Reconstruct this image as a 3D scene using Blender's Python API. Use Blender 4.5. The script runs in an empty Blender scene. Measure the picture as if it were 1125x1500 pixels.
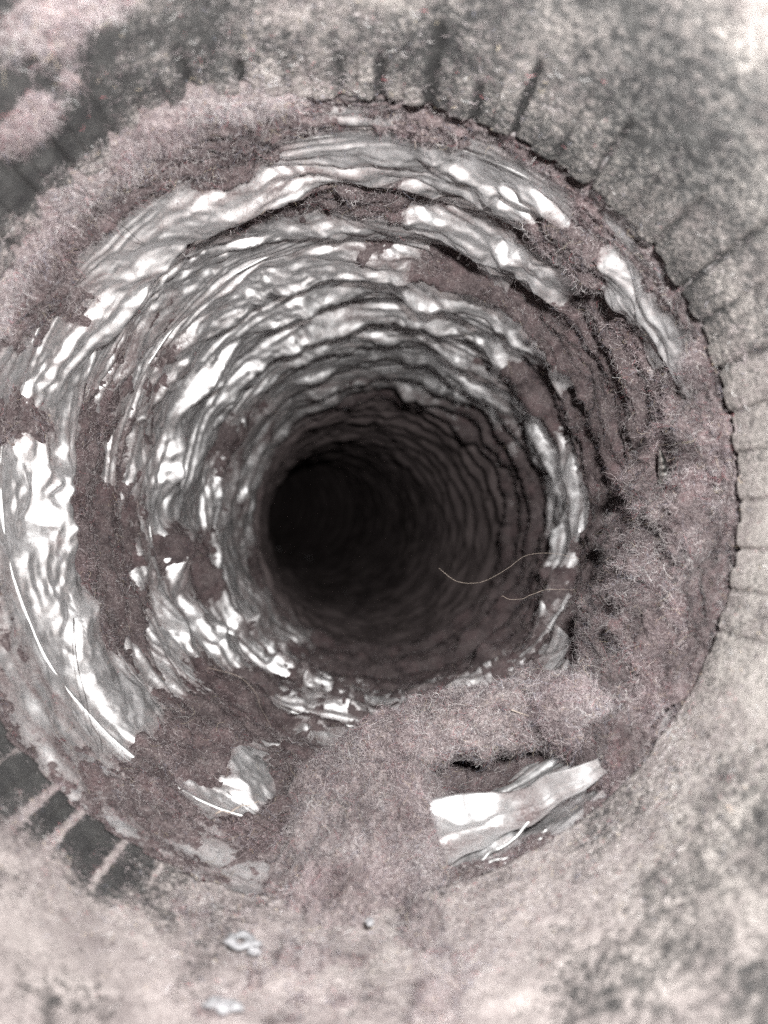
import bpy, math
import numpy as np

# ------------------------------------------------------------------ camera, world, lamp, exposure
MM = 0.001
scene = bpy.context.scene
COL = scene.collection

cam_data = bpy.data.cameras.new("camera")
cam = bpy.data.objects.new("camera", cam_data)
COL.objects.link(cam)
cam.location = (0, 0, 0)
cam.rotation_euler = (math.radians(90), 0, 0)          # looks along +Y, into the duct
cam_data.sensor_fit = 'VERTICAL'
cam_data.sensor_height = 36.0
cam_data.lens = 26.0
cam_data.clip_start = 0.002
cam_data.clip_end = 20.0
cam_data.dof.use_dof = True
cam_data.dof.focus_distance = 0.125
cam_data.dof.aperture_fstop = 18.0
scene.camera = cam

world = bpy.data.worlds.new("World")
scene.world = world
world.use_nodes = True
bg = world.node_tree.nodes["Background"]
bg.inputs[0].default_value = (0.96, 0.97, 1.0, 1)
bg.inputs[1].default_value = 0.12                      # dim room light coming in round the phone

lamp_data = bpy.data.lights.new("phone_flash", 'AREA')
lamp_data.shape = 'DISK'
lamp_data.size = 0.007
lamp_data.energy = 0.42
lamp_data.color = (1.0, 0.985, 0.965)
lamp = bpy.data.objects.new("phone_flash", lamp_data)
COL.objects.link(lamp)
lamp.location = (0.013, 0.0, 0.019)
lamp.rotation_euler = (math.radians(90), 0, 0)

scene.view_settings.view_transform = 'Standard'
scene.view_settings.look = 'None'
scene.view_settings.exposure = 0.0
scene.view_settings.gamma = 1.0
scene.view_settings.use_curve_mapping = False
scene.render.engine = 'CYCLES'
scene.cycles.max_bounces = 3
scene.cycles.diffuse_bounces = 2
scene.cycles.glossy_bounces = 2
scene.cycles.use_adaptive_sampling = True
scene.cycles.adaptive_threshold = 0.04
scene.cycles.caustics_reflective = False
scene.cycles_curves.subdivisions = 1
scene.cycles.sample_clamp_indirect = 1.0
scene.cycles.sample_clamp_direct = 4.0
scene.cycles.use_denoising = False

rng = np.random.default_rng(7)

# ------------------------------------------------------------------ numpy noise
def _hash(i, j, k, seed):
    with np.errstate(over='ignore'):
        h = (i.astype(np.int64).astype(np.uint32) * np.uint32(374761393)
             + j.astype(np.int64).astype(np.uint32) * np.uint32(668265263)
             + k.astype(np.int64).astype(np.uint32) * np.uint32(2147483647)
             + np.uint32(seed * 1013904223 & 0xffffffff))
        h = (h ^ (h >> np.uint32(13))) * np.uint32(1274126177)
        h = (h ^ (h >> np.uint32(16))) * np.uint32(2246822519)
        h = h ^ (h >> np.uint32(15))
    return h.astype(np.float64) / 4294967295.0

def vnoise(x, y, z, seed=0):
    """smooth value noise, -1..1"""
    i, j, k = np.floor(x), np.floor(y), np.floor(z)
    f, g, h = x - i, y - j, z - k
    f, g, h = [t * t * t * (t * (t * 6 - 15) + 10) for t in (f, g, h)]
    r = 0
    for a in (0, 1):
        for b in (0, 1):
            for c in (0, 1):
                w = (f if a else 1 - f) * (g if b else 1 - g) * (h if c else 1 - h)
                r = r + w * _hash(i + a, j + b, k + c, seed)
    return r * 2 - 1

def fbm(x, y, z, seed=0, octaves=4, gain=0.5):
    r, a, n = 0, 1.0, 0
    for o in range(octaves):
        r = r + a * vnoise(x * 2 ** o + 17.3 * o, y * 2 ** o - 9.1 * o, z * 2 ** o + 4.7 * o, seed + o)
        n += a
        a *= gain
    return r / n

def facet(u, v, seed=0):
    """height field made of flat triangles, as crumpled foil is"""
    i, j = np.floor(u), np.floor(v)
    f, g = u - i, v - j
    z = np.zeros_like(i)
    h00, h10 = _hash(i, j, z, seed), _hash(i + 1, j, z, seed)
    h01, h11 = _hash(i, j + 1, z, seed), _hash(i + 1, j + 1, z, seed)
    lo = h00 + (h10 - h00) * f + (h01 - h00) * g
    hi = h11 + (h01 - h11) * (1 - f) + (h10 - h11) * (1 - g)
    return np.where(f + g < 1, lo, hi) * 2 - 1

def sstep(a, b, x):
    t = np.clip((x - a) / (b - a), 0, 1)
    return t * t * (3 - 2 * t)

# ------------------------------------------------------------------ mesh helpers
def link(o, parent=None):
    COL.objects.link(o)
    if parent is not None:
        o.parent = parent
    return o

def tag(o, label=None, cat=None, group=None, kind=None):
    if label: o["label"] = label
    if cat: o["category"] = cat
    if group: o["group"] = group
    if kind: o["kind"] = kind
    return o

def mesh_from(name, V, F, mat, parent=None, attrs=None, smooth=True):
    """V (n,3) in mm, F (m,3|4) -> one linked mesh object"""
    me = bpy.data.meshes.new(name)
    V = np.asarray(V, np.float32) * MM
    F = np.asarray(F, np.int32)
    m, c = F.shape
    me.vertices.add(len(V)); me.vertices.foreach_set("co", V.ravel())
    me.loops.add(m * c); me.loops.foreach_set("vertex_index", F.ravel())
    me.polygons.add(m)
    me.polygons.foreach_set("loop_start", np.arange(0, m * c, c, dtype=np.int32))
    if smooth:
        me.polygons.foreach_set("use_smooth", np.ones(m, bool))
    for k, a in (attrs or {}).items():
        at = me.attributes.new(k, 'FLOAT', 'POINT')
        at.data.foreach_set("value", np.asarray(a, np.float32).ravel())
    me.update(); me.validate()
    me.materials.append(mat)
    return link(bpy.data.objects.new(name, me), parent)

def grid_faces(n, m, wrap=False):
    i = np.arange(n if wrap else n - 1); j = np.arange(m - 1)
    I, J = np.meshgrid(i, j, indexing='ij')
    I2 = (I + 1) % n
    return np.stack([I * m + J, I * m + J + 1, I2 * m + J + 1, I2 * m + J], -1).reshape(-1, 4)

def grid_mesh(name, P, mat, parent=None, attrs=None, wrap=False, keep=None):
    """P (n,m,3); keep (n,m) bool drops quads with no kept corner"""
    n, m = P.shape[:2]
    F = grid_faces(n, m, wrap)
    V = P.reshape(-1, 3)
    attrs = {k: a.ravel() for k, a in (attrs or {}).items()}
    if keep is not None:
        F = F[keep.ravel()[F].any(1)]
        used = np.zeros(len(V), bool); used[F.ravel()] = True
        idx = np.cumsum(used) - 1
        V = V[used]; F = idx[F]; attrs = {k: a[used] for k, a in attrs.items()}
    return mesh_from(name, V, F, mat, parent, attrs)

def tube(name, pts, rad, mat, parent=None, sides=8):
    pts = np.asarray(pts, float); n = len(pts)
    rad = np.broadcast_to(np.asarray(rad, float), (n,))
    t = np.gradient(pts, axis=0); t /= np.linalg.norm(t, axis=1)[:, None] + 1e-12
    a = np.cross(t, np.where(np.abs(t[:, 1:2]) < .9, [[0, 1, 0]], [[1, 0, 0]])); a /= np.linalg.norm(a, axis=1)[:, None] + 1e-12
    b = np.cross(t, a)
    ang = np.linspace(0, 2 * np.pi, sides, endpoint=False)
    P = pts[None] + rad[None, :, None] * (np.cos(ang)[:, None, None] * a[None] + np.sin(ang)[:, None, None] * b[None])
    F = grid_faces(sides, n, True)
    V = P.reshape(-1, 3)
    return mesh_from(name, V, F, mat, parent)

def spline(ctrl, n):
    """Catmull-Rom through control points"""
    c = np.asarray(ctrl, float)
    c = np.vstack([2 * c[0] - c[1], c, 2 * c[-1] - c[-2]])
    k = len(c) - 3
    u = np.linspace(0, k - 1e-9, n); i = u.astype(int); t = (u - i)[:, None]
    p0, p1, p2, p3 = c[i], c[i + 1], c[i + 2], c[i + 3]
    return .5 * (2 * p1 + (p2 - p0) * t + (2 * p0 - 5 * p1 + 4 * p2 - p3) * t ** 2 + (3 * p1 - p0 - 3 * p2 + p3) * t ** 3)

# ------------------------------------------------------------------ materials
def new_mat(name):
    m = bpy.data.materials.new(name); m.use_nodes = True
    nt = m.node_tree
    return m, nt, nt.nodes["Principled BSDF"]

def node(nt, kind, **kw):
    n = nt.nodes.new(kind)
    for k, v in kw.items():
        if k.startswith("in_"):
            n.inputs[k[3:].replace("_", " ")].default_value = v
        else:
            setattr(n, k, v)
    return n

def pos_mm(nt):
    g = nt.nodes.new("ShaderNodeNewGeometry")
    s = nt.nodes.new("ShaderNodeVectorMath"); s.operation = 'SCALE'; s.inputs["Scale"].default_value = 1000.0
    nt.links.new(g.outputs["Position"], s.inputs[0])
    return s.outputs[0]

def noise(nt, vec, scale, detail=4, rough=.6, dist=0):
    n = node(nt, "ShaderNodeTexNoise", in_Scale=scale, in_Detail=detail, in_Roughness=rough, in_Distortion=dist)
    nt.links.new(vec, n.inputs["Vector"])
    return n.outputs["Fac"]

def ramp(nt, fac, stops):
    r = nt.nodes.new("ShaderNodeValToRGB")
    e = r.color_ramp.elements
    while len(e) < len(stops): e.new(.5)
    for k, (p, c) in enumerate(stops):
        e[k].position = p; e[k].color = (*c, 1) if len(c) == 3 else c
    nt.links.new(fac, r.inputs[0])
    return r.outputs[0]

def math_(nt, op, a, b=None, c=None, clamp=False):
    n = nt.nodes.new("ShaderNodeMath"); n.operation = op; n.use_clamp = clamp
    for k, v in enumerate((a, b, c)):
        if v is None: continue
        if isinstance(v, (int, float)): n.inputs[k].default_value = v
        else: nt.links.new(v, n.inputs[k])
    return n.outputs[0]

def mixc(nt, f, a, b):
    n = nt.nodes.new("ShaderNodeMix"); n.data_type = 'RGBA'
    for s, v in ((n.inputs[0], f), (n.inputs[6], a), (n.inputs[7], b)):
        if isinstance(v, (int, float)): s.default_value = v
        elif isinstance(v, tuple): s.default_value = (*v, 1)
        else: nt.links.new(v, s)
    return n.outputs[2]

def attr(nt, name, out="Fac"):
    n = nt.nodes.new("ShaderNodeAttribute"); n.attribute_name = name
    return n.outputs[out]

def bump(nt, h, strength, dist, bsdf):
    b = node(nt, "ShaderNodeBump", in_Strength=strength, in_Distance=dist)
    nt.links.new(h, b.inputs["Height"]); nt.links.new(b.outputs[0], bsdf.inputs["Normal"])
    return b

def lint_material(name, dark, mid, light, pinkish=(.42, .25, .26)):
    m, nt, b = new_mat(name)
    p = pos_mm(nt)
    fine = noise(nt, p, 2.6, 5, .72, .6)
    c = ramp(nt, fine, [(.28, dark), (.5, mid), (.72, light)])
    blot = noise(nt, p, .16, 4, .6)
    c = mixc(nt, ramp(nt, blot, [(.48, (0, 0, 0)), (.72, (.55, .55, .55))]), c, pinkish)
    cl = noise(nt, p, .30, 4, .65)
    c = mixc(nt, ramp(nt, cl, [(.45, (0, 0, 0)), (.68, (.85, .85, .85))]), c, dark)
    nt.links.new(c, b.inputs["Base Color"])
    b.inputs["Roughness"].default_value = .95
    b.inputs["Specular IOR Level"].default_value = .1
    bump(nt, fine, .9, .0004, b)
    return m

M_LINT = lint_material("lint", (.050, .038, .040), (.135, .108, .109), (.30, .258, .253), (.17, .108, .112))
M_PALE = lint_material("pale_lint", (.11, .085, .087), (.28, .238, .236), (.50, .445, .435), (.29, .23, .232))
M_PINK = lint_material("pink_lint", (.24, .18, .18), (.44, .375, .37), (.64, .57, .56), (.44, .335, .34))

def fiber_material():
    m, nt, b = new_mat("lint_fiber")
    nt.links.new(attr(nt, "col", "Color"), b.inputs["Base Color"])
    b.inputs["Roughness"].default_value = .6
    b.inputs["Specular IOR Level"].default_value = .25
    return m
M_FIBER = fiber_material()

def foil_material(name, veiled=True):
    m, nt, b = new_mat(name)
    p = pos_mm(nt)
    b.inputs["Base Color"].default_value = (.86, .86, .87, 1)
    b.inputs["Metallic"].default_value = .90
    sm = noise(nt, p, .55, 4, .6)
    r = ramp(nt, sm, [(.3, (.26,) * 3), (.7, (.50,) * 3)])
    nt.links.new(r, b.inputs["Roughness"])
    cr = noise(nt, p, .9, 3, .5, 1.2)
    fine = noise(nt, p, 4.0, 3, .6)
    h = math_(nt, 'ADD', math_(nt, 'MULTIPLY', cr, .25), math_(nt, 'MULTIPLY', fine, .18))
    bm = bump(nt, h, .08, .0003, b)
    # settled dust: a separate rough layer, thick where the lint is
    d = nt.nodes.new("ShaderNodeBsdfPrincipled")
    dn = noise(nt, p, 3.2, 5, .75, .8)
    thin = ramp(nt, dn, [(.3, (.11, .093, .093)), (.5, (.25, .217, .214)), (.7, (.50, .46, .45))])
    felt = ramp(nt, dn, [(.3, (.055, .042, .043)), (.5, (.15, .120, .120)), (.7, (.33, .285, .28))])
    if veiled:
        vv = attr(nt, "veil")
        nt.links.new(mixc(nt, ramp(nt, vv, [(.30, (0, 0, 0)), (.75, (1, 1, 1))]), thin, felt), d.inputs["Base Color"])
    else:
        nt.links.new(thin, d.inputs["Base Color"])
    d.inputs["Roughness"].default_value = .95
    d.inputs["Specular IOR Level"].default_value = .1
    nt.links.new(bm.outputs[0], d.inputs["Normal"])
    mx = nt.nodes.new("ShaderNodeMixShader")
    v = attr(nt, "veil") if veiled else None
    # fibrous break-up of the dust edge
    br = noise(nt, p, 1.1, 7, .82, 1.6)
    if veiled:
        f = math_(nt, 'ADD', v, math_(nt, 'MULTIPLY', math_(nt, 'SUBTRACT', br, .5), 3.2), clamp=True)
    else:
        f = math_(nt, 'MULTIPLY', math_(nt, 'SUBTRACT', br, .42), 3.0, clamp=True)
    nt.links.new(f, mx.inputs[0]); nt.links.new(b.outputs[0], mx.inputs[1]); nt.links.new(d.outputs[0], mx.inputs[2])
    nt.links.new(mx.outputs[0], nt.nodes["Material Output"].inputs["Surface"])
    return m
M_FOIL = foil_material("dusty_foil")
M_BARE = foil_material("bare_foil", False)

def steel_material():
    m, nt, b = new_mat("dusty_galvanised_steel")
    p = pos_mm(nt)
    lvl = attr(nt, "dust"); gro = attr(nt, "groove"); pink = attr(nt, "pink")
    sp1 = noise(nt, p, .9, 7, .78, .4)
    sp2 = noise(nt, p, 2.2, 4, .75)
    sp = math_(nt, 'ADD', math_(nt, 'MULTIPLY', sp1, .6), math_(nt, 'MULTIPLY', sp2, .4))
    k = math_(nt, 'MULTIPLY', math_(nt, 'ADD', math_(nt, 'SUBTRACT', sp, .5), math_(nt, 'MULTIPLY', math_(nt, 'SUBTRACT', lvl, .5), .52)), 8.5)
    cov = math_(nt, 'ADD', k, .5, clamp=True)
    steel = ramp(nt, noise(nt, p, .35, 5, .6), [(.3, (.06, .06, .062)), (.7, (.13, .13, .128))])
    steel = mixc(nt, math_(nt, 'MULTIPLY', gro, .2), steel, (.025, .023, .023))  # crimp grooves darkened in colour, adding to the shade of their shape
    dc = ramp(nt, sp2, [(.28, (.20, .185, .175)), (.5, (.37, .345, .325)), (.72, (.60, .56, .53))])
    pc = ramp(nt, sp2, [(.28, (.23, .18, .18)), (.5, (.42, .365, .362)), (.72, (.64, .575, .565))])
    dustc = mixc(nt, pink, dc, pc)
    big = noise(nt, p, .11, 5, .62)
    dustc = mixc(nt, ramp(nt, big, [(.42, (0, 0, 0)), (.66, (.7, .7, .7))]), dustc, (.17, .145, .145))
    c = mixc(nt, cov, steel, dustc)
    nt.links.new(c, b.inputs["Base Color"])
    nt.links.new(math_(nt, 'MULTIPLY', math_(nt, 'SUBTRACT', 1.0, cov), .55), b.inputs["Metallic"])
    nt.links.new(math_(nt, 'ADD', math_(nt, 'MULTIPLY', cov, .4), .5), b.inputs["Roughness"])
    b.inputs["Specular IOR Level"].default_value = .25
    h = math_(nt, 'ADD', math_(nt, 'MULTIPLY', cov, .6), math_(nt, 'MULTIPLY', sp2, .7))
    bump(nt, h, .8, .0004, b)
    return m
M_STEEL = steel_material()

def plain(name, col, rough=.5, metal=0.0, spec=.4):
    m, nt, b = new_mat(name)
    p = pos_mm(nt)
    n = noise(nt, p, 1.5, 4, .6)
    dk = tuple(c * .7 for c in col); lt = tuple(min(1, c * 1.15) for c in col)
    nt.links.new(ramp(nt, n, [(.3, dk), (.7, lt)]), b.inputs["Base Color"])
    b.inputs["Roughness"].default_value = rough; b.inputs["Metallic"].default_value = metal
    b.inputs["Specular IOR Level"].default_value = spec
    return m
M_WIRE = plain("bright_wire", (.72, .72, .72), .42, .85)
M_SCREW = plain("zinc_screw", (.7, .69, .66), .3, 1.0)
M_PALEHAIR = plain("pale_hair", (.50, .42, .36), .45)
M_DARKHAIR = plain("dark_hair", (.035, .028, .026), .45)
M_RED = plain("red_fluff", (.20, .035, .035), .9, 0, .1)
M_FLAKE = plain("whitish_flake", (.34, .34, .355), .6, .1)

# ------------------------------------------------------------------ the shape of the place (mm)
_CY = np.array([20, 92, 122, 178, 230, 283, 330, 400, 560, 760, 920, 1100.])
_CX = np.array([-3.1, -6.2, -3.6, -1.2, 1, -.5, -6.5, -15, -38, -80, -170, -330.])
_CZ = np.array([3.3, 1.3, 2.6, 1.2, -2.5, -5, -7, -8, -6, 3, 14, 30.])
_yy = np.arange(0, 1200, .5)
_ker = np.hanning(61); _ker /= _ker.sum()
def _sm(c):
    e = np.interp(_yy, _CY, c)
    return np.convolve(np.pad(e, 30, 'edge'), _ker, 'valid')
_tx, _tz = _sm(_CX), _sm(_CZ)
def centre(Y): return np.interp(Y, _yy, _tx), np.interp(Y, _yy, _tz)

R_PIPE, Y_RIM = 50.0, 92.0
R_DUCT, PITCH, Y_WIRE0 = 51.6, 19.0, 94.5
TH0 = math.radians(-84)                                  # where each turn starts (under the lint heap)
N_TURN = 52

def place(th, Y, r):
    cx, cz = centre(Y)
    return np.stack([cx + r * np.cos(th), Y + 0 * th, cz + r * np.sin(th)], -1)

def wire_phase(th, Y):
    """turn number (fractional) of a point on the duct"""
    u = (th - TH0) / (2 * np.pi)
    u = u - np.floor(u)
    return (Y - Y_WIRE0) / PITCH - u

def angdiff(a, b):
    return (a - b + np.pi) % (2 * np.pi) - np.pi

# where the foil has slumped inwards: (angle deg, depth mm, half width deg, half length mm, mm)
SAGS = [(180, 116, 34, 11, 4), (-150, 118, 24, 11, 4.6), (-122, 118, 16, 9, 3), (150, 182, 60, 11, 6), (105, 158, 34, 9, 4.5),
        (-140, 178, 26, 14, 4), (125, 113, 18, 8, 3), (-112, 124, 9, 9, 5), (150, 118, 14, 9, 3.5)]

def foil_radius(th, Y):
    P = place(th, Y, R_DUCT)
    x, y, z = P[..., 0], P[..., 1], P[..., 2]
    ph = wire_phase(th, Y)
    v = ph - np.floor(ph)
    live = sstep(-.15, .25, ph)
    # how far the foil folds in between two wires: flat and bowed out on the left, deep pleats upper right
    right = np.exp(-(angdiff(th, math.radians(52)) / math.radians(48)) ** 2)
    top = np.exp(-(angdiff(th, math.radians(100)) / math.radians(30)) ** 2)
    A = -1.4 + 3.9 * right + 2.6 * top + 2.2 * vnoise(x / 22, y / 13, z / 22, 3)
    for t, yc, dt, dy, a_ in SAGS:
        A = A + a_ * np.exp(-(angdiff(th, math.radians(t)) / math.radians(dt)) ** 2 - ((Y - yc) / dy) ** 2)
    mid = sstep(138, 172, Y)
    A = A * (1 - .75 * mid) + mid * (4.6 + 3.0 * vnoise(x / 11, y / 9, z / 11, 6)) * (1 - .5 * sstep(260, 320, Y))
    crest = (.64 - .40 * mid) * (1 + .22 * vnoise(x / 15, y / 20, z / 15, 5))
    fin = np.where(v < crest, (v / crest) ** 1.1, ((1 - v) / (1 - crest)) ** 1.0)
    fout = np.sin(np.pi * v) ** .8
    prof = np.where(A > 0, A * fin, A * fout)
    # crumple: flat facets stretched round the tube, larger where the foil sags
    s = ((th - TH0) % (2 * np.pi)) * R_DUCT
    wu = .8 * facet(x / 7 + z / 9, y / 7, 11)
    wv = .8 * facet(x / 6 - z / 8, y / 6, 12)
    f1 = facet((s + 4 * wu) / 12 + Y * .09, (Y + 2.5 * wv) / 3.4 + s * .03, 21)
    f2 = facet((s + 3 * wu) / 6.5 - Y * .13, (Y + 1.5 * wv) / 1.6 - s * .035, 22)
    f3 = facet((s + wu) / 1.8, (Y + wv) / .9 + s * .2, 23)
    f4 = facet((s + 5 * wu) / 13.0, (Y + 1.2 * wv) / .95 + s * .025, 29)
    ends = np.minimum(1, np.minimum(v, 1 - v) * 5)
    st = np.abs(vnoise((s + 2 * wu) / 16, (Y + wv) / 1.9 + s / 60, Y * 0, 24))
    st2 = np.abs(vnoise((s - 2 * wu) / 9, (Y + wv) / 1.1 - s / 45, Y * 0 + 5, 25))
    streak = .30 * np.exp(-st * 9) * sstep(-.2, .5, vnoise(x / 9, y / 9, z / 9, 26)) + .10 * np.exp(-st2 * 8)
    crum = .35 + .65 * sstep(-.3, .3, vnoise(x / 8, y / 8, z / 8, 28))
    g1 = facet((s + 4 * wu) / 7.0 + Y * .13, (Y + 2.5 * wv) / 4.2 + s * .05, 36)
    g2 = facet((s + 3 * wu) / 3.4 - Y * .2, (Y + 1.5 * wv) / 2.1 - s * .06, 37)
    mixf = sstep(-.05, .40, vnoise(x / 12, y / 10, z / 12, 38))
    f1 = f1 * (1 - mixf) + 1.2 * g1 * mixf; f2 = f2 * (1 - mixf) + 1.1 * g2 * mixf; f4 = f4 * (1 - .6 * mixf)
    cr = (f1 * 1.6 + f2 * 1.1 * crum + f3 * .45 * crum + f4 * (.60 + .25 * mid)) * (.25 + .75 * ends)
    # wire bead
    wd = np.minimum(v, 1 - v) * PITCH
    bead = .85 * np.exp(-(wd / .6) ** 2)
    keepb = sstep(-.3, .3, vnoise(x / 12, y / 12, z / 12, 27))
    bead = bead + keepb * (.50 * np.exp(-((wd - 1.7) / .30) ** 2) + .30 * np.exp(-((wd - 2.9) / .28) ** 2))
    cuff = .25 * fbm(x / 6, y / 3, z / 6, 31, 3)
    gap = 0.0 * np.exp(-(angdiff(th, math.radians(-67)) / math.radians(9)) ** 4) * sstep(92.6, 94, Y) * sstep(112, 106, Y)
    return R_DUCT - live * (prof + cr * .8 + bead + streak * ends) - (1 - live) * (.4 + cuff + .45 * cr) + gap

# lint deposit, in place on the duct wall: (angle deg, depth mm, half width deg, half length mm, amount); minus = bare foil
PATCHES = [
(64.1, 107.9, 8.3, 6.7, -1.2), (79.3, 108.6, 7.8, 4.7, -1), (88.8, 103.6, 12.8, 1.9, -0.8), (83.9, 97.7, 7, 1.4, -0.7), (35.9, 109.1, 3.6, 3, -1.1),
(26.8, 104.2, 1.7, 2.3, -1.1), (20, 107, 2.9, 2.7, -1.1), (37.4, 139.4, 2.3, 4.2, -0.9), (48.3, 133.8, 3.6, 3.8, -0.9), (64.3, 132, 10.8, 6.9, -0.7),
(52.1, 163.4, 10.1, 8.6, -0.9), (72.7, 171.1, 15.8, 9.4, -0.7), (12.4, 190.2, 8.2, 13, -0.9), (31.2, 165.1, 3.4, 7.3, -0.6), (32.3, 201.9, 5.2, 7.3,
-0.8), (-38.8, 153.4, 6.3, 5.1, -1.2), (-69, 107.4, 12.1, 9.3, -2.2), (-51.4, 100.6, 6.2, 2.9, -2), (-112.2, 125.5, 4.9, 7.9, -1.6), (-178.6, 114.4,
10.6, 7.5, -1.2), (-160.4, 115.8, 7.1, 6.7, -1.2), (-148.7, 115.3, 5.9, 6.2, -1.1), (-137.9, 117.9, 5.5, 5.5, -1.1), (148.3, 118.2, 6.1, 5.5, -1.1),
(163.3, 116.3, 3.6, 3.4, -0.9), (158, 110.6, 6.8, 6.6, -0.5), (131.3, 107.4, 5.5, 3.7, -0.7), (126.7, 116.8, 3.6, 2.9, -0.8), (126.8, 134.7, 15.2, 13,
-0.55), (109.4, 134.4, 12.4, 9.1, -0.55), (102.6, 156.4, 12.9, 8.8, -1), (121.9, 163.4, 15.1, 12, -0.8), (145.8, 180.4, 22.2, 16.3, -1), (175.2,
184.1, 17, 10.9, -1), (113.8, 169.6, 15.7, 10.3, -0.9), (93.2, 216.2, 17.8, 11.7, -0.8), (-137, 174.4, 12.5, 13.1, -0.8), (-149.4, 156, 11.2, 8.7,
-0.5), (-148.2, 228.9, 18.8, 18.8, -0.4), (-110, 169.6, 10.5, 7.7, -0.4), (77.5, 226.2, 20.9, 13.8, -0.7), (56.6, 230.8, 19, 14.3, -0.6), (23.8,
283.8, 20.4, 17.3, -0.8), (146.1, 103.4, 7.4, 8.6, 0.9), (168, 111.6, 5.2, 6.7, 0.9), (128.4, 98.8, 9.1, 7, 0.7), (108.8, 102.2, 9.4, 7.5, 0.8), (98,
124.7, 11.5, 5, 0.9), (86.3, 121.8, 7.5, 4.3, 0.8), (118, 123.8, 10.2, 5.5, 0.6), (67.4, 146.9, 12.1, 6.2, 0.5), (75.8, 100.7, 6.2, 2.9, 0.6),
(-164.8, 135.2, 13.2, 16.4, 1), (-152.5, 120.9, 6.2, 7.9, 0.7), (-125.9, 124.8, 9, 15.4, 1.1), (-101.8, 118.2, 9.7, 11.3, 1.1), (-105.2, 135.2, 5.6,
13.1, 0.9), (159.1, 147.2, 19.7, 10.1, 0.3), (172.8, 135.5, 15.3, 8.6, 0.35), (-125.4, 161.9, 13.3, 18.8, 0.6), (47.2, 110.8, 9.1, 6.6, 0.9), (34.1,
125.8, 7.8, 6.2, 0.8), (40.4, 142.4, 8.8, 9.1, 0.8), (37.2, 182.5, 9.4, 14.9, 0.8), (18.1, 149.3, 13.8, 24, 1.2), (-9.5, 133.3, 19.2, 25.5, 1.6),
(-32.2, 129.2, 13.3, 18, 1.2), (90.7, 148.4, 6.1, 4.7, 0.6), (153.5, 213.4, 13.2, 12.2, 0.5), (-163.8, 186.3, 11.5, 12.4, 0.5), (-42.5, 289.1, 29.7,
89.9, 0.6), (-75.2, 300.8, 37.1, 48.7, 0.6), (-122.1, 103, 7.4, 5.7, 0.6), (-169, 180.2, 5.6, 9.3, 1),
(35.9, 107, 4.2, 3.6, -2.2), (26.8, 103, 2.4, 3, -2.2), (20, 103.5, 3.2, 3.2, -2.2), (-112.2, 125.6, 4.6, 7, -2.4)
]

def lint_level(th, Y):
    P = place(th, Y, R_DUCT)
    x, y, z = P[..., 0], P[..., 1], P[..., 2]
    wt = .12 * fbm(x / 7, y / 7, z / 7, 41, 5, .65)
    wy = 5.5 * fbm(x / 6, y / 6, z / 6, 42, 5, .65)
    L = .18 + .66 * fbm(x / 10, y / 6, z / 10, 43, 6, .66) + .30 * fbm(x / 2.6, y / 2.0, z / 2.6, 44, 4, .65)
    for t, yc, dt, dy, a in PATCHES:
        q = (angdiff(th, math.radians(t)) + wt) ** 2 / math.radians(dt) ** 2 + (Y - yc + wy) ** 2 / dy ** 2
        m = q < 9
        L = L + np.where(m, (a if a > 0 else .8 * a) * np.exp(-np.minimum(q, 9) ** 1.1 * .85), 0)
    # flow leaves more lint low down and just inside the rim
    L = L + .35 * np.exp(-((Y - 95) / 5.0) ** 2) + .22 * sstep(.2, -.6, np.sin(th)) * sstep(130, 170, Y) + .8 * sstep(262, 300, Y) + .55 * sstep(200, 245, Y) * sstep(-.2, .5, np.cos(th + .5))  # deep terms: brown lint that also paints the darkness of the throat
    L = L + .5 * np.exp(-(angdiff(th, math.radians(-67)) / math.radians(9)) ** 4) * sstep(104, 98, Y)  # dark lint standing in for the shaded slit below the torn foil
    return L

# ------------------------------------------------------------------ lint fibres
PAL = np.array([(.45, .412, .415), (.25, .216, .222), (.135, .108, .114), (.05, .042, .046), (.80, .77, .76), (.36, .13, .14), (.24, .25, .31), (.55, .47, .35)])
PW = np.array([.25, .27, .25, .14, .06, .02, .025, .015]); PW /= PW.sum()

def sample_grid(P, w, n):
    """n points and normals spread over a grid of positions by area times weight w (per vertex)"""
    a, b, c = P[:-1, :-1], P[1:, :-1], P[:-1, 1:]
    nn = np.cross(c - a, b - a)
    ar = np.linalg.norm(nn, axis=-1)
    q = (ar * .25 * (w[:-1, :-1] + w[1:, :-1] + w[:-1, 1:] + w[1:, 1:])).ravel()
    cs = np.cumsum(q)
    k = np.searchsorted(cs, rng.random(n) * cs[-1]); k = np.minimum(k, len(q) - 1)
    i, j = np.unravel_index(k, ar.shape)
    u, v = rng.random((2, n, 1))
    d = P[1:, 1:][i, j]
    p = (a[i, j] * (1 - u) + b[i, j] * u) * (1 - v) + (c[i, j] * (1 - u) + d * u) * v
    nr = nn[i, j] / (ar[i, j][:, None] + 1e-12)
    return p, nr

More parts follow.
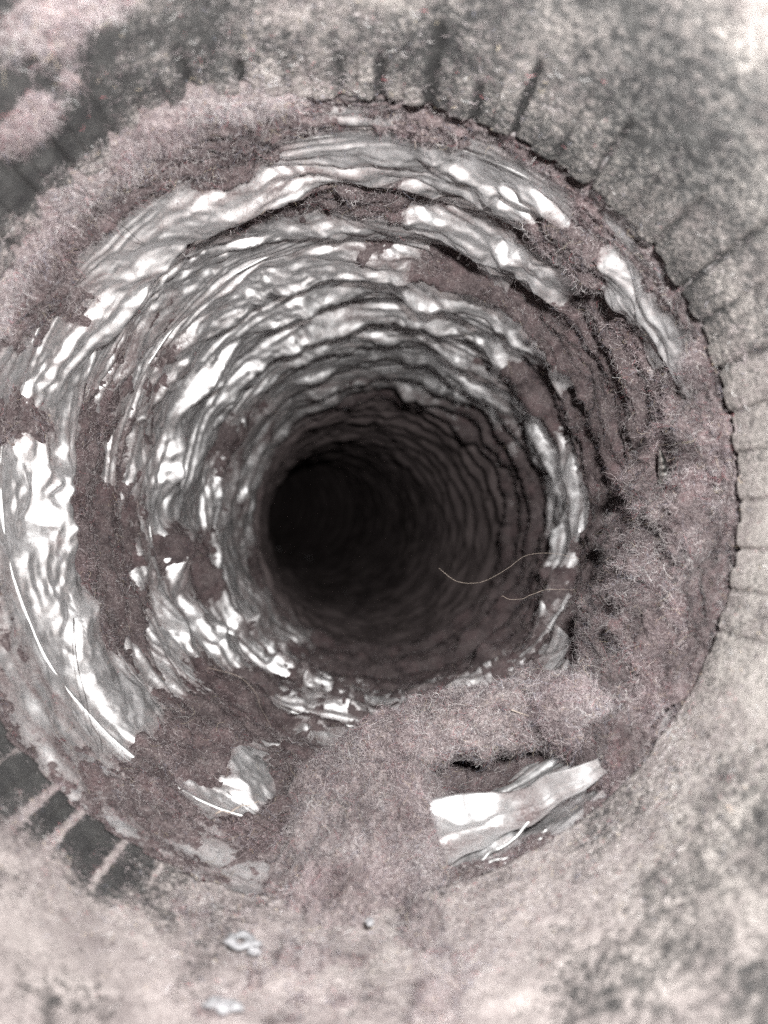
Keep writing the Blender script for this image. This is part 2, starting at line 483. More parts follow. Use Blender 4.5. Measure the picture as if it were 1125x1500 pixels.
def fibers(name, p, nr, lo, hi, lift, rad, parent, bright=1.0, K=6, curl=.42, tint=None, clump=.8):
    n = len(p)
    t = rng.normal(size=(n, 3)); t -= nr * (t * nr).sum(1)[:, None]
    t /= np.linalg.norm(t, axis=1)[:, None] + 1e-9
    d = t + nr * (rng.random((n, 1)) * 1.2 * lift)
    L = lo + (hi - lo) * rng.random((n, 1)) ** 2
    step = L / (K - 1)
    out = np.empty((n, K, 3)); q = p - nr * .06
    h = np.zeros((n, 1))
    for k in range(K):
        out[:, k] = q
        d = d / (np.linalg.norm(d, axis=1)[:, None] + 1e-9)
        q = q + d * step
        h = ((q - p) * nr).sum(1)[:, None]
        d = d + rng.normal(size=(n, 3)) * curl - nr * (h * 1.1 / max(lift, .2))
    hc = bpy.data.hair_curves.new(name)
    hc.add_curves([K] * n)
    hc.attributes["position"].data.foreach_set("vector", (out * MM).astype(np.float32).ravel())
    ra = hc.attributes.get("radius") or hc.attributes.new("radius", 'FLOAT', 'POINT')
    rr = rad * (.6 + .8 * rng.random((n, 1))) * np.linspace(1, .6, K)[None]
    ra.data.foreach_set("value", (rr * MM).astype(np.float32).ravel())
    c = PAL[rng.choice(len(PAL), n, p=PW)] * (.8 + .4 * rng.random((n, 1))) * bright
    cl = fbm(p[:, 0] / 5, p[:, 1] / 5, p[:, 2] / 5, 97, 4, .6)[:, None]
    c = c * np.clip(1.0 + clump * cl, .35, 1.7) * (1 + np.clip(fbm(p[:, 0] / 9, p[:, 1] / 9, p[:, 2] / 9, 98, 3), 0, 1)[:, None] * np.array([[.08, -.08, -.05]]))
    if tint is not None: c = np.asarray(tint)[None] * (.6 + .8 * rng.random((n, 1)))
    ca = hc.attributes.new("col", 'FLOAT_COLOR', 'CURVE')
    ca.data.foreach_set("color", np.hstack([np.clip(c, 0, .92), np.ones((n, 1))]).astype(np.float32).ravel())
    hc.materials.append(M_FIBER)
    o = link(bpy.data.objects.new(name, hc), parent)
    o["kind"] = "stuff"
    return o

def empty(name, loc=(0, 0, 0)):
    o = bpy.data.objects.new(name, None)
    o.empty_display_size = .01
    return link(o)

# ------------------------------------------------------------------ steel pipe with a crimped end
N_CRIMP = 56
def pipe_dust(th, Y):
    d = np.degrees(th) % 360
    lv = np.interp(d, [0, 20, 40, 62, 75, 95, 108, 125, 150, 200, 212, 240, 250, 262, 290, 310, 335, 360],
                      [.66, .58, .46, .46, .50, .46, .30, .22, .3, .3, .18, .20, .55, .80, .80, .56, .66, .72])
    P = place(th, Y, R_PIPE)
    x, y, z = P[..., 0], P[..., 1], P[..., 2]
    clean = np.exp(-(angdiff(th, math.radians(24)) / math.radians(60)) ** 6)
    lv = lv + .42 * (1 - .55 * clean) * fbm(x / 9, y / 9, z / 9, 51, 5, .6)
    lv = lv + .30 * np.exp(-(angdiff(th, math.radians(122)) / .5) ** 4) * np.exp(-((Y - 90) / 4.0) ** 2)
    lv = lv + .30 * np.exp(-(angdiff(th, math.radians(116)) / .2) ** 2 - ((Y - 68) / 4) ** 2)
    lv = lv + .55 * np.exp(-(angdiff(th, math.radians(-127)) / .32) ** 2) * sstep(84, 76, Y)        # drift below the lower-left crimps
    lv = lv - .10 * np.exp(-(angdiff(th, math.radians(50)) / .3) ** 2) * np.exp(-((Y - 74) / 9) ** 2)
    lv = lv + .12 * np.exp(-(angdiff(th, math.radians(48)) / .12) ** 2) * sstep(66, 60, Y)  # extra pale cover paints the washed-out brightness of the upper right corner
    return np.clip(lv, 0, 1.15)

def groove_depth(th, Y):
    u = th / (2 * np.pi) * N_CRIMP
    k = np.round(u)
    jit = .22 * (_hash(k % N_CRIMP, k * 0, k * 0, 61) - .5)
    lenv = 8 + 10 * _hash(k % N_CRIMP, k * 0, k * 0, 62) + 9 * np.exp(-(angdiff(th, math.radians(12)) / math.radians(32)) ** 4)
    du = (u - k - jit) / N_CRIMP * 2 * np.pi * R_PIPE            # mm from groove line
    dg = np.degrees(th) % 360
    w = np.interp(dg, [0, 20, 62, 75, 105, 150, 210, 250, 300, 360], [.32, .34, .34, .7, .7, .5, .42, .42, .36, .32])
    along = sstep(0, 1, (Y - (Y_RIM - lenv)) / 5)
    return np.exp(-(du / w) ** 2) * along * (.35 + .75 * _hash(k % N_CRIMP, k * 0, k * 0, 63)), du, along

pipe = empty("metal_pipe", )
tag(pipe, "grey galvanised steel pipe with crimped end, dusty inside, framing the foil duct", "pipe")
nth, ny = 1400, 130
th = np.linspace(0, 2 * np.pi, nth, endpoint=False)[:, None]
Yv = (24 + (Y_RIM - 24) * np.linspace(0, 1, ny) ** .72)[None]
TH, YY = np.broadcast_arrays(th, Yv)
gd, du, al = groove_depth(TH, YY)
dust = pipe_dust(TH, YY)
P0 = place(TH, YY, R_PIPE)
x, y, z = P0[..., 0], P0[..., 1], P0[..., 2]
step = al * .35 * np.clip(du / 3.0, -.5, .5)                     # each crimp panel slightly tilted, like a shingle
thick = np.clip(dust - .55, 0, 1)
ll = np.exp(-(angdiff(TH, math.radians(-131)) / .30) ** 2)       # lower left: grooves packed with pale lint
bury = 1 - .95 * np.exp(-(angdiff(TH, math.radians(-62)) / .75) ** 4)
clean = np.exp(-(angdiff(TH, math.radians(24)) / math.radians(60)) ** 6)
lintbed = (1 - .85 * clean) * thick * (.9 + 1.1 * fbm(x / 2.2, y / 2.2, z / 2.2, 71, 4))
gamp = np.interp(np.degrees(TH) % 360, [0, 18, 30, 60, 75, 110, 250, 330, 360], [.9, .9, 1.1, 1.1, .9, .8, .8, .6, .9])
rr = R_PIPE + (gamp * gd * (1 - 1.6 * ll) - 1.3 * step) * bury - lintbed * .8 - .05 * fbm(x / 1.0, y / 1.0, z / 1.0, 72, 2)
wav = .5 * vnoise(TH * 9, YY * 0, YY * 0 + 2, 73) + .15 * gd
Yd = YY + wav * sstep(84, 92, YY)
P = place(TH, Yd, rr)
dust_a = np.clip(dust + 1.3 * ll * gd - (.12 + .25 * np.exp(-(angdiff(TH, math.radians(86)) / math.radians(24)) ** 4)) * gd * (1 - ll) * bury, 0, 1.3)
topm = np.exp(-(angdiff(TH, math.radians(86)) / math.radians(24)) ** 4)
groove_shade = gd * (1 - ll) * bury * (1 + .8 * topm)  # mask for the painted groove shade, strongest at the top
d = np.degrees(TH) % 360
pink_a = np.clip(np.interp(d, [0, 60, 110, 150, 210, 255, 285, 315, 360], [.05, .05, .35, .5, .5, .65, .5, .12, .05]) + .4 * fbm(x / 14, y / 14, z / 14, 74, 3), 0, 1)
lip = place(th[:, 0], Yd[:, -1], rr[:, -1] + .55)[:, None]        # cut edge and outer skin
out = place(th[:, 0], Yd[:, 0], np.full(nth, R_PIPE + .9))[:, None]
lip2 = place(th[:, 0], Yd[:, -1] - 1, rr[:, -1] + .75)[:, None]
Pall = np.concatenate([P, lip, lip2, out], 1)
ext = lambda a: np.concatenate([a, a[:, -1:], a[:, -1:], a[:, :1]], 1)
grid_mesh("pipe_wall", Pall, M_STEEL, pipe, {"dust": ext(dust_a), "groove": ext(groove_shade), "pink": ext(pink_a)}, wrap=True)
PIPE_P, PIPE_DUST = P, dust_a

# ------------------------------------------------------------------ foil duct: one strip of foil per turn of its wire
duct = empty("foil_duct")
tag(duct, "crumpled silver foil flexible duct with spiral wire, receding into a dark bend", "duct")

def turn_grid(k, n, m):
    th = TH0 + np.linspace(0, 2 * np.pi, n)[:, None]
    u = np.linspace(0, 1, n)[:, None]
    v = np.linspace(0, 1, m)[None]
    y0 = Y_WIRE0 + PITCH * (k + u)
    if k < 0:                                            # the cuff pushed over the pipe
        y0 = np.full_like(u, 80.0)
        y1 = Y_WIRE0 + PITCH * u
        Y = y0 + (y1 - y0) * v
    else:
        Y = y0 + PITCH * v
    return np.broadcast_to(th, (n, m)), Y

def foil_points(TH, Y, k):
    e = 1e-4
    ph_edge = np.clip(Y, None, None)
    r = foil_radius(TH - 1e-7 * (TH > TH0 + 6), Y)
    return r

for k in range(-1, N_TURN):
    n, m = (1100, 84) if k < 3 else (900, 64) if k < 6 else (700, 46) if k < 10 else (420, 26) if k < 18 else (240, 12)
    TH, Y = turn_grid(k, n, m)
    # stay strictly inside this turn so that both ends of the strip use its own phase
    Yq = Y.copy()
    if k >= 0:
        Yq = np.clip(Yq, Y[:, :1] + 1e-4, Y[:, -1:] - 1e-4)
    THq = np.clip(TH, TH0 + 1e-6, TH0 + 2 * np.pi - 1e-6)
    r = foil_radius(THq, Yq)
    if k < 0:
        r = np.minimum(np.maximum(r, 50.9 * (Y < Y_RIM + .6)), 53)
    lv = lint_level(THq, Yq)
    sa = ((THq - TH0) % (2 * np.pi)) * R_DUCT
    strk = fbm(sa / 11 + Yq / 9, Yq / 1.0 + sa / 40, Yq * 0, 45, 4, .6)          # lint settles in streaks along the folds
    veil = np.clip(.13 + 1.0 * lv + .85 * strk + .5 * sstep(255, 300, Yq), 0, 1.2)  # extra veil far in paints the throat darker, like fading light
    grid_mesh("foil_turn" if k >= 0 else "foil_cuff", place(THq, Y, r), M_FOIL, duct, {"veil": veil})

a = np.linspace(0, 2 * np.pi * N_TURN, 160 * N_TURN)
wy = Y_WIRE0 + PITCH * a / (2 * np.pi)
wob = .8 * fbm(a * 2.3, a * 0, a * 0, 81, 5, .6)
tube("wire_coil", place(TH0 + a, wy, R_DUCT - .22 + wob + .8 * sstep(220, 280, wy) + 1.2 * sstep(103, 98, wy)), .34, M_WIRE, duct, 8)

# added cap, unseen round the bend, keeps world light out of the far end
Yend = Y_WIRE0 + PITCH * (N_TURN - .2)
the = np.linspace(0, 2 * np.pi, 96)[:, None]
re = np.linspace(R_DUCT + 2, .3, 14)[None]
TE, RE = np.broadcast_arrays(the, re)
grid_mesh("added_end_cap", place(TE, Yend + 6 * vnoise(TE * 3, RE / 9, RE * 0, 5), RE), M_FOIL, duct, {"veil": np.full(TE.shape, 1.6)})

# ------------------------------------------------------------------ lint on the duct wall
coat = empty("lint_coating")
tag(coat, "mauve grey felted lint coating the foil duct wall in patches", "lint", kind="stuff")
nth, ny = 1250, 290
th = TH0 + np.linspace(1e-5, 2 * np.pi - 1e-5, nth)[:, None]
Yv = (93.0 + 190 * np.linspace(0, 1, ny) ** 1.5)[None]
TH, YY = np.broadcast_arrays(th, Yv)
LV = lint_level(TH, YY)
FR = foil_radius(TH, YY)
P0 = place(TH, YY, R_DUCT)
x, y, z = P0[..., 0], P0[..., 1], P0[..., 2]
H = (LV - .42) * 1.9
H = np.where(H > 0, np.minimum(H, 1.2 + .3 * H), H)
tufts = fbm(x / 1.5, y / 1.5, z / 1.5, 91, 4, .6)
Hn = H + .55 * tufts * sstep(-.25, .3, H) + .7 * fbm(x / 5, y / 5, z / 5, 92, 3) * sstep(0, .6, H)
base = FR * .8 + .2 * np.minimum(FR, R_DUCT)
PL = place(TH, YY, np.minimum(base, FR + .6 * (H < 0)) - Hn)
keep = Hn > -.12
grid_mesh("felt", PL, M_LINT, coat, keep=keep)
wgt = .05 + (.10 + .9 * sstep(-.5, .35, Hn)) * sstep(-1.4, -.3, Hn) * np.clip(130 / YY, .2, 1.2) ** 2
PF = place(TH, YY, np.where(Hn > 0, np.minimum(base, FR) - Hn, FR))
p, nr = sample_grid(PF, wgt, 240000)
fibers("fibers", p, nr, .7, 3.2, .55, .0125, coat, .85)
# ------------------------------------------------------------------ loose lint masses
def mat_patch(name, label, th0, th1, y0, y1, n, m, hfun, base_r, mat, nf, bright, parts="felt", lo=.8, hi=3.4, lift=.7, clump=.8):
    root = empty(name)
    tag(root, label, "lint")
    th = np.radians(np.linspace(th0, th1, n))[:, None]; Yv = np.linspace(y0, y1, m)[None]
    TH, YY = np.broadcast_arrays(th, Yv)
    P0 = place(TH, YY, R_DUCT)
    x, y, z = P0[..., 0], P0[..., 1], P0[..., 2]
    H = hfun(TH, YY, x, y, z)
    Pm = place(TH, YY, base_r - H)
    grid_mesh(parts, Pm, mat, root, keep=H > -.3)
    p, nr = sample_grid(Pm, sstep(-.3, .3, H), nf)
    fibers("fibers", p, nr, lo, hi, lift, .0115, root, bright, clump=clump)
    return root, Pm, H

D = np.degrees
def gau(a, w): return np.exp(-(a / w) ** 2)

def h_right(TH, Y, x, y, z):
    d = D(angdiff(TH, 0))
    edge = fbm(x / 8, y / 8, z / 8, 101, 4)
    # reach into the duct grows towards the bottom
    reach = np.interp(d, [-55, -45, -30, -10, 4, 14, 24, 42], [104, 128, 146, 148, 132, 116, 104, 96])
    f = sstep(10, -8, Y - reach + 9 * edge) * sstep(-50, -42, d + 6 * edge) * sstep(38, 24, d + 9 * edge)
    hh = (3.4 + 3.2 * gau(d + 14, 24) * gau(Y - 122, 22) + 4.8 * fbm(x / 7, y / 7, z / 7, 102, 3) + 2.4 * fbm(x / 2.6, y / 2.6, z / 2.6, 103, 4, .6))
    hh = hh * np.interp(Y, [92.5, 97, 110], [.35, .7, 1])
    pit = gau(d - 5.6, 3.6) * gau(Y - 112, 5.0)
    bare = 0
    for t, yc, dt, dy in ((35.9, 107, 4.4, 3.6), (26.8, 103, 2.6, 3), (20, 103.5, 3.4, 3.2), (-38.6, 140, 4.5, 5)):
        bare = bare + gau((d - t) + 2 * edge, dt) * gau(Y - yc + 2 * edge, dy)
    return f * hh - 5.0 * pit - 7 * bare - .35 + .5 * f

mat_right, _, _ = mat_patch("lint_mat", "thick mauve grey lint mat on right duct wall, screw tip poking out",
    -60, 46, 92.8, 160, 430, 235, h_right, 51.2, M_LINT, 100000, .78, clump=1.5)

def h_heap(TH, Y, x, y, z):
    d = D(angdiff(TH, math.radians(-90)))          # 0 = straight down, + = to the right
    e = fbm(x / 7, y / 7, z / 7, 111, 4)
    low = sstep(96, 84, Y)
    left = sstep(-13, -5, d + (6 + 16 * low) * e + 3 * low)
    lump = left * sstep(14.5, 10.5, d + 7 * e + .10 * (Y - 105) + 2.0 * fbm(x / 2, y / 2, z / 2, 118, 3)) * np.interp(Y, [56, 70, 80, 88, 96, 112, 122, 134], [1.0, 1.6, 1.9, 2.8, 6.2, 9.6, 9.5, 0])
    h = lump * (1 - low * (.35 - .9 * fbm(x / 5, y / 5, z / 5, 119, 4, .6))) - .25 * low
    n = 2.6 * fbm(x / 6, y / 6, z / 6, 112, 3) + 1.6 * fbm(x / 2.2, y / 2.2, z / 2.2, 113, 4, .6)
    return h + n * sstep(0, 2, h) - .5

def h_bed(TH, Y, x, y, z):
    d = D(angdiff(TH, math.radians(-90)))
    e = fbm(x / 7, y / 7, z / 7, 115, 4)
    bed = sstep(-13, -2, d + 6 * e) * sstep(50, 42, d + 6 * e) * 9.0 * gau(np.minimum(Y - 130, 0), 7) * sstep(148, 136, Y)
    return bed + (2.0 * fbm(x / 6, y / 6, z / 6, 116, 3) + 1.4 * fbm(x / 2.2, y / 2.2, z / 2.2, 117, 4, .6)) * sstep(0, 2, bed) - .4
mat_patch("lint_bed", "brown lint bed in the hollow under the lint roll, darker colour partly painted shade", -106, -40, 104, 150, 260, 160, h_bed, 51.0, M_LINT, 40000, .8)  # darker lint material also paints the roll's shade in the hollow
heap, _, _ = mat_patch("lint_heap", "heavy pinkish lint heap spilling over the bottom rim onto the pipe", -118, -62, 54, 140, 300, 330,
    h_heap, 50.4, M_PALE, 85000, .92)

def h_band(TH, Y, x, y, z):
    d = D(TH)
    e = fbm(x / 7, y / 7, z / 7, 121, 4)
    c = np.interp(d, [94, 100, 112, 125, 140, 155], [93.5, 92, 90, 91.5, 93, 94])
    w = np.interp(d, [94, 100, 112, 130, 155], [1.5, 2.2, 3.6, 2.6, 2.4])
    f = gau(Y - c + 4.5 * e, w) * sstep(92, 100, d + 4 * e)
    return f * (1.9 + 1.3 * fbm(x / 4, y / 4, z / 4, 122, 3) + 1.2 * fbm(x / 1.4, y / 1.4, z / 1.4, 123, 4, .6)) - .45
mat_patch("lint_band", "pale pink lint band caked along the upper left rim of the pipe", 90, 160, 72, 100, 330, 130, h_band, 50.2, M_PALE, 34000, 1.1)

def tuft(c_d, c_y, wd, wy, hh, seed):
    def f(TH, Y, x, y, z):
        e = fbm(x / 5, y / 5, z / 5, seed, 5, .65)
        q = ((D(TH) - c_d + 11 * e) / wd) ** 2 + ((Y - c_y + 5 * e) / wy) ** 2
        return hh * np.exp(-q) * (1 + .5 * fbm(x / 1.8, y / 1.8, z / 1.8, seed + 1, 3)) - .55
    return f
mat_patch("lint_tuft", "fluffy pink lint tuft in the upper left corner of the pipe", 100, 136, 50, 78, 200, 150, tuft(118, 67.5, 9, 2.9, 1.9, 131), 50, M_PALE, 9000, 1.1)
mat_patch("lint_tuft", "small pink lint tuft on the bare dark pipe below the corner tuft", 116, 142, 66, 86, 160, 120, tuft(127, 75.5, 4.5, 2.2, 1.6, 135), 50, M_PALE, 5000, 1.1)

# the rolled mat that bridges the lower duct
def roll(name, label, ctrl, n, sides, mat, nf, bright, seed, flat=.8, tint=None, rough=1.0, flen=(.8, 3.4)):
    root = empty(name)
    tag(root, label, "lint")
    c = spline(ctrl, n)
    pts, rad = c[:, :3], c[:, 3]
    t = np.gradient(pts, axis=0); t /= np.linalg.norm(t, axis=1)[:, None]
    a = np.cross(t, [[0, 1, 0]]); a /= np.linalg.norm(a, axis=1)[:, None]
    b = np.cross(t, a)
    ang = np.linspace(0, 2 * np.pi, sides)[None, :, None]
    cap = np.clip(np.minimum(np.arange(n), np.arange(n)[::-1]) / (n * .08), 0, 1) ** .5
    rr = (rad * cap)[:, None, None]
    dirv = np.cos(ang) * a[:, None] * flat + np.sin(ang) * b[:, None]
    P = pts[:, None] + rr * dirv
    x, y, z = P[..., 0], P[..., 1], P[..., 2]
    dn = (.55 * fbm(x / 6, y / 6, z / 6, seed, 3) * rad[:, None] + 1.5 * fbm(x / 2.2, y / 2.2, z / 2.2, seed + 1, 4, .62) * rough)[..., None]
    P = P + dirv * dn * np.minimum(1, cap[:, None, None] * 1.2)
    grid_mesh("felt", P, mat, root)
    p, nr = sample_grid(P, np.ones(P.shape[:2]), nf)
    nr2 = p - pts[np.argmin(((p[:, None, :] - pts[None, ::8]) ** 2).sum(-1), 1) * 8]
    nr = nr * np.sign((nr * nr2).sum(1))[:, None]
    fibers("fibers", p, nr, flen[0], flen[1], .8, .0125, root, bright, tint=tint)
    return root
roll("lint_roll", "thick rolled edge of pinkish lint bridging the lower duct above the exposed foil strip",
     [(-9, 123, -44, 4.5), (-3, 121, -40, 5.8), (4, 120, -36.8, 6.0), (12, 119, -33.6, 6.0), (21, 117, -31.4, 5.8), (28, 115, -31.5, 5.0), (33, 112, -33, 3)],
     260, 120, M_PALE, 46000, 1.08, 141)
roll("lint_clump", "pale fluffy lint clump hanging at the right end of the lint roll",
     [(23, 111, -27, 2.8), (27, 109, -29.5, 5.2), (31, 108, -32, 5.0), (34, 107.5, -35, 2.4)], 160, 110, M_PALE, 16000, 1.35, 151, flen=(1.2, 5))
roll("lint_clump", "lint fringe hanging over the left end of the exposed foil strip",
     [(*(4.84, 106.00, -40.62), 1.6), (*(4.66, 102.00, -42.38), 2.6), (*(4.89, 99.00, -44.79), 2.9), (*(5.92, 95.00, -46.93), 2.2), (*(8.28, 92.00, -48.00), 1.2)], 120, 80, M_PALE, 9000, 1.0, 161, flen=(1, 4))

# lint fibres and crumbs lying on the pipe
pf = empty("pipe_lint")
tag(pf, "fine pinkish beige lint dust scattered over the pipe wall", "lint", kind="stuff")
w = np.clip(PIPE_DUST - .25, 0, 1) * np.clip((np.asarray(Yv.min()) * 0 + 1), 0, 1)
w = w * sstep(64, 84, PIPE_P[..., 1])
w = w * (1 - .85 * np.exp(-(angdiff(np.arctan2(PIPE_P[..., 2], PIPE_P[..., 0]), math.radians(24)) / math.radians(60)) ** 6))
p, nr = sample_grid(PIPE_P, w, 30000)
cx, cz = centre(p[:, 1])
inw = np.stack([cx - p[:, 0], 0 * cx, cz - p[:, 2]], -1)
nr = nr * np.sign((nr * inw).sum(1))[:, None]
fibers("fibers", p, nr, .5, 2.0, .3, .015, pf, 1.1)

# ------------------------------------------------------------------ torn foil at the mouth of the duct
def torn(t0, t1, yt, yb, hump, seed, n=240, m=70, ragged=.06):
    u = np.linspace(0, 1, n)[:, None]; v = np.linspace(0, 1, m)[None]
    thf = np.radians(t0 + (t1 - t0) * u)
    k = np.linspace(0, 1, len(yt))
    sm = lambda a: np.interp(sstep(0, 1, u) * .5 + u * .5, k, a)
    YT, YB, HH = sm(yt), sm(yb), sm(hump)
    YT = YT + 1.2 * fbm(u * 7, u * 0, u * 0 + seed, seed + 5, 1); HH = HH * (1 + .25 * fbm(u * 5, u * 0, u * 0 + 3, seed + 6, 1))
    YF = YT + (YB + .7 * fbm(u * 12, u * 0 + 4, u * 0, seed + 7, 1) - YT) * v
    s_ = thf * R_DUCT + 0 * v
    wr = .38 * facet(s_ / 11 + YF * .15, YF / 2.2 + s_ * .09, seed + 9) + .14 * facet(s_ / 4 - YF * .2, YF / 1.1 + s_ * .12, seed + 10) + .8 * sstep(.45, .65, u) * facet(s_ / 5 + YF * .3, YF / 2.6 + s_ * .1, seed) + (.3 * sstep(.45, .65, u)) * facet(s_ / 3, YF / 1.2, seed + 1)
    crease = .35 * np.exp(-((v - .74 + .06 * u) / .035) ** 2) + .2 * np.exp(-((v - .22) / .03) ** 2)
    t = np.clip((1 - v) / .55, 0, 1)
    hh = np.where(v > .45, .30 * t + .70 * t ** 2.4, 1 - ((.45 - v) / .45) ** 1.5 * .8)
    rf = R_DUCT - 1.2 - HH * hh - wr - crease
    TF = np.broadcast_to(thf, YF.shape)
    P = place(TF, YF, rf)
    nz = fbm(P[..., 0] / 2.5, P[..., 1] / 2.5, P[..., 2] / 2.5, seed + 2, 4)
    e = np.minimum(u * 4, (1 - u) * 2) + 0 * v
    veil = np.clip(.02 + .5 * fbm(P[..., 0] / 4, P[..., 1] / 2, P[..., 2] / 4, seed + 3, 4) + .40 * sstep(.66, .78, v) * sstep(.95, .86, v) + .5 * np.exp(-((u - .62) / .07) ** 2) + .2 * sstep(.8, 1, u), 0, 1)
    grid_mesh("torn_flap", P, M_FOIL, duct, {"veil": veil}, keep=e + .35 * nz > ragged + .05)
torn(-84, -44, [112, 111.5, 110.5, 108.5, 105, 101.5, 98], [97.4, 98, 98.8, 99.6, 99.4, 98, 96.5], [5.6, 5.6, 5.3, 4.5, 3.3, 2.6, 1.8], 201, n=300)

def arc(t0, t1, y0, y1, r0, r1, seed, n=60, amp=.4):
    q = np.linspace(0, 1, n)
    t = np.radians(t0 + (t1 - t0) * q)
    return place(t, y0 + (y1 - y0) * q + amp * vnoise(q * 5, q * 0, q * 0 + seed, seed), r0 + (r1 - r0) * q + amp * vnoise(q * 4, q * 0 + 3, q * 0, seed))
tube("wire_end", arc(-73, -60, 96.2, 98.8, 51.2, 50.2, 211), .22, M_WIRE, duct, 8)
tube("wire_end", arc(-70, -58, 95.0, 96.6, 51.0, 50.6, 212), .18, M_WIRE, duct, 8)
tube("wire_end", arc(-69, -59, 94.2, 95.2, 50.9, 50.6, 213), .16, M_WIRE, duct, 8)

# ------------------------------------------------------------------ small things
def screw(base, tip, r):
    base, tip = np.array(base, float), np.array(tip, float)
    n = 90
    q = np.linspace(0, 1, n)
    pts = base + (tip - base) * q[:, None]
    prof = r * np.clip((1 - q) * 1.35, .06, 1) ** .8
    thread = .07 * r * np.sin(q * 2 * np.pi * 5) * (1 - q)
    root = empty("screw")
    tag(root, "tip of a small zinc screw poking out of right lint mat", "screw")
    tube("threaded_tip", pts, prof + thread, M_SCREW, root, 16)
    a = np.linspace(0, 2 * np.pi, 24)
    ax = (tip - base) / np.linalg.norm(tip - base)
    e1 = np.cross(ax, [0, 1, 0]); e1 /= np.linalg.norm(e1); e2 = np.cross(ax, e1)
    ring = base + ax * .25 + 1.15 * r * (np.cos(a)[:, None] * e1 + np.sin(a)[:, None] * e2)
    tube("collar", ring, .22, M_SCREW, root, 8)
    return root
screw((43.14, 113.00, 4.80), (40.98, 110.00, 9.55), .95)

def hair(label, pts, mat, r, seed):
    c = spline(np.array(pts, float), 60)
    q = np.linspace(0, 1, 60)
    c = c + .25 * np.stack([vnoise(q * 6, q * 0, q * 0 + k, seed + k) for k in range(3)], -1)
    o = tube("hair", c, r * np.linspace(1, .6, 60), mat, None, 6)
    tag(o, label, "hair", "stray hairs caught in the lint")
hair("long wavy pale hair hanging across the dark hollow of the duct", [(10.26, 138.00, -10.45), (13.25, 136.00, -12.68), (17.37, 132.00, -12.55), (20.98, 128.00, -9.69), (23.99, 124.00, -7.10), (27.42, 119.00, -6.70), (30.00, 113.00, -7.10)], M_PALEHAIR, .028, 301)
hair("thin pale hair below the long wavy one, ending in the right lint mat", [(20.07, 126.00, -14.31), (22.47, 122.00, -14.31), (25.88, 118.00, -12.64), (28.70, 112.00, -11.58)], M_PALEHAIR, .03, 305)
hair("short white bristle lying across the top of the lint roll", [(19.10, 111.50, -29.86), (21.68, 110.50, -30.30), (24.94, 110.00, -30.06), (28.19, 110.00, -28.95)], M_PALEHAIR, .10, 309)
hair("straight pinkish bristle beside the bare foil patch at lower left", [(-23.44, 103.00, -41.94), (-21.10, 105.06, -42.10), (-18.62, 108.15, -42.14)], M_PALEHAIR, .10, 313)
hair("long dark hair running down the left foil turn", [(-48.59, 115.28, -16.50), (-45.98, 110.54, -21.44), (-43.08, 106.64, -26.59), (-40.73, 104.41, -30.85), (-38.73, 102.17, -33.21)], M_DARKHAIR, .08, 317)
hair("arched pale hair standing over the lower left foil folds", [(-36.05, 151.64, -31.92), (-31.78, 158.24, -35.07), (-27.21, 154.70, -37.85), (-23.38, 145.12, -39.53), (-21.13, 138.28, -40.60)], M_PALEHAIR, .06, 321)
hair("dark hair slanting through the upper left lint", [(-35.59, 85.55, 38.31), (-36.40, 95.57, 39.27), (-35.91, 103.03, 39.48), (-35.56, 109.87, 39.56)], M_DARKHAIR, .07, 325)
hair("dark hair curving under the bare foil patch towards the lint heap", [(-23.13, 108.70, -40.95), (-19.36, 106.17, -42.64), (-14.69, 104.33, -44.12), (-9.65, 104.01, -44.47)], M_DARKHAIR, .07, 329)
hair("short pale bristle on the right foil pleats, leaning left", [(30.95, 203.76, 35.37), (29.71, 189.81, 34.70), (29.36, 179.12, 33.91)], M_PALEHAIR, .07, 333)
hair("short pale bristle on the right foil pleats, standing upright", [(29.83, 178.02, 36.49), (30.36, 178.20, 34.55), (31.50, 180.99, 33.42)], M_PALEHAIR, .07, 337)
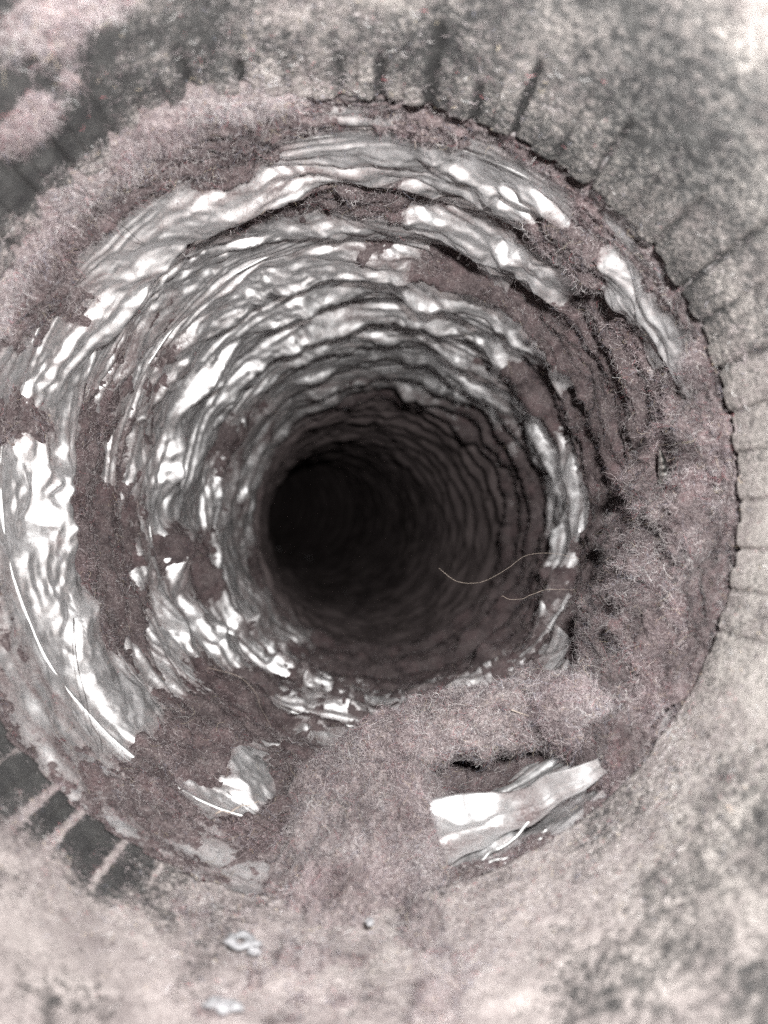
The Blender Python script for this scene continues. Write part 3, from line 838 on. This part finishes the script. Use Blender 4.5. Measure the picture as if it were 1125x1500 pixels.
hair("pale hair trailing from the lint clump to the exposed foil strip", [(26.23, 107.00, -34.58), (27.61, 104.00, -35.34), (29.61, 101.00, -35.44), (31.58, 99.00, -35.83)], M_PALEHAIR, .07, 341)
hair("short dark hair sticking up at the left end of the lint roll", [(-11.61, 117.00, -36.19), (-11.84, 116.00, -33.74), (-11.52, 115.00, -31.22)], M_DARKHAIR, .06, 345)

def flake(label, px, rx, rz, seed, hole=0.0):
    """thin torn scrap lying on the pipe wall"""
    c = np.array(px, float)
    cx, cz = centre(c[1])
    nrm = np.array([cx - c[0], 0, cz - c[2]]); nrm /= np.linalg.norm(nrm)
    t1 = np.array([0, 1.0, 0]); t2 = np.cross(nrm, t1)
    n = 40
    a = np.linspace(0, 2 * np.pi, n, endpoint=False)
    k = 1 + .35 * vnoise(np.cos(a) * 1.7 + 5, np.sin(a) * 1.7, a * 0, seed)
    rings = []
    for f, h in ((max(hole, .02), .25), (.6, .45), (1, .15), (1.0, -.1), (max(hole, .02), -.1)):
        rings.append(c + nrm * (h + .15) + (f * k * np.cos(a) * rx)[:, None] * t2 + (f * k * np.sin(a) * rz)[:, None] * t1
                     + nrm * (.25 * vnoise(np.cos(a) * 2 * f, np.sin(a) * 2 * f, a * 0 + 3, seed + 1))[:, None])
    P = np.stack(rings, 1)
    o = grid_mesh("foil_flake", P, M_FLAKE, wrap=True)
    tag(o, label, "flake", "whitish flakes on the lower pipe")
flake("curled ring-shaped whitish flake on the lint of the lower pipe", (-15.59, 80.23, -46.67), 1.9, 1.3, 401, .5)
flake("oval whitish flake at the bottom edge of the lower pipe lint", (-15.01, 69.34, -46.42), 1.9, 1.0, 405)
flake("narrow whitish sliver on the lint heap below the rim", (-1.67, 84.00, -46.69), .5, .75, 409)
flake("tiny whitish crumb beside the ring-shaped flake", (-13.83, 78.60, -46.96), .6, .45, 413)

roll("red_fluff", "tiny red fluff speck at the right tip of the exposed foil", [(*(30.77, 97.00, -36.01), .35), (*(31.14, 96.50, -35.64), .5), (*(31.51, 96.00, -35.37), .3)], 40, 24, M_RED, 200, 1, 421, tint=(.25, .05, .05), rough=.2, flen=(.4, 1.2))
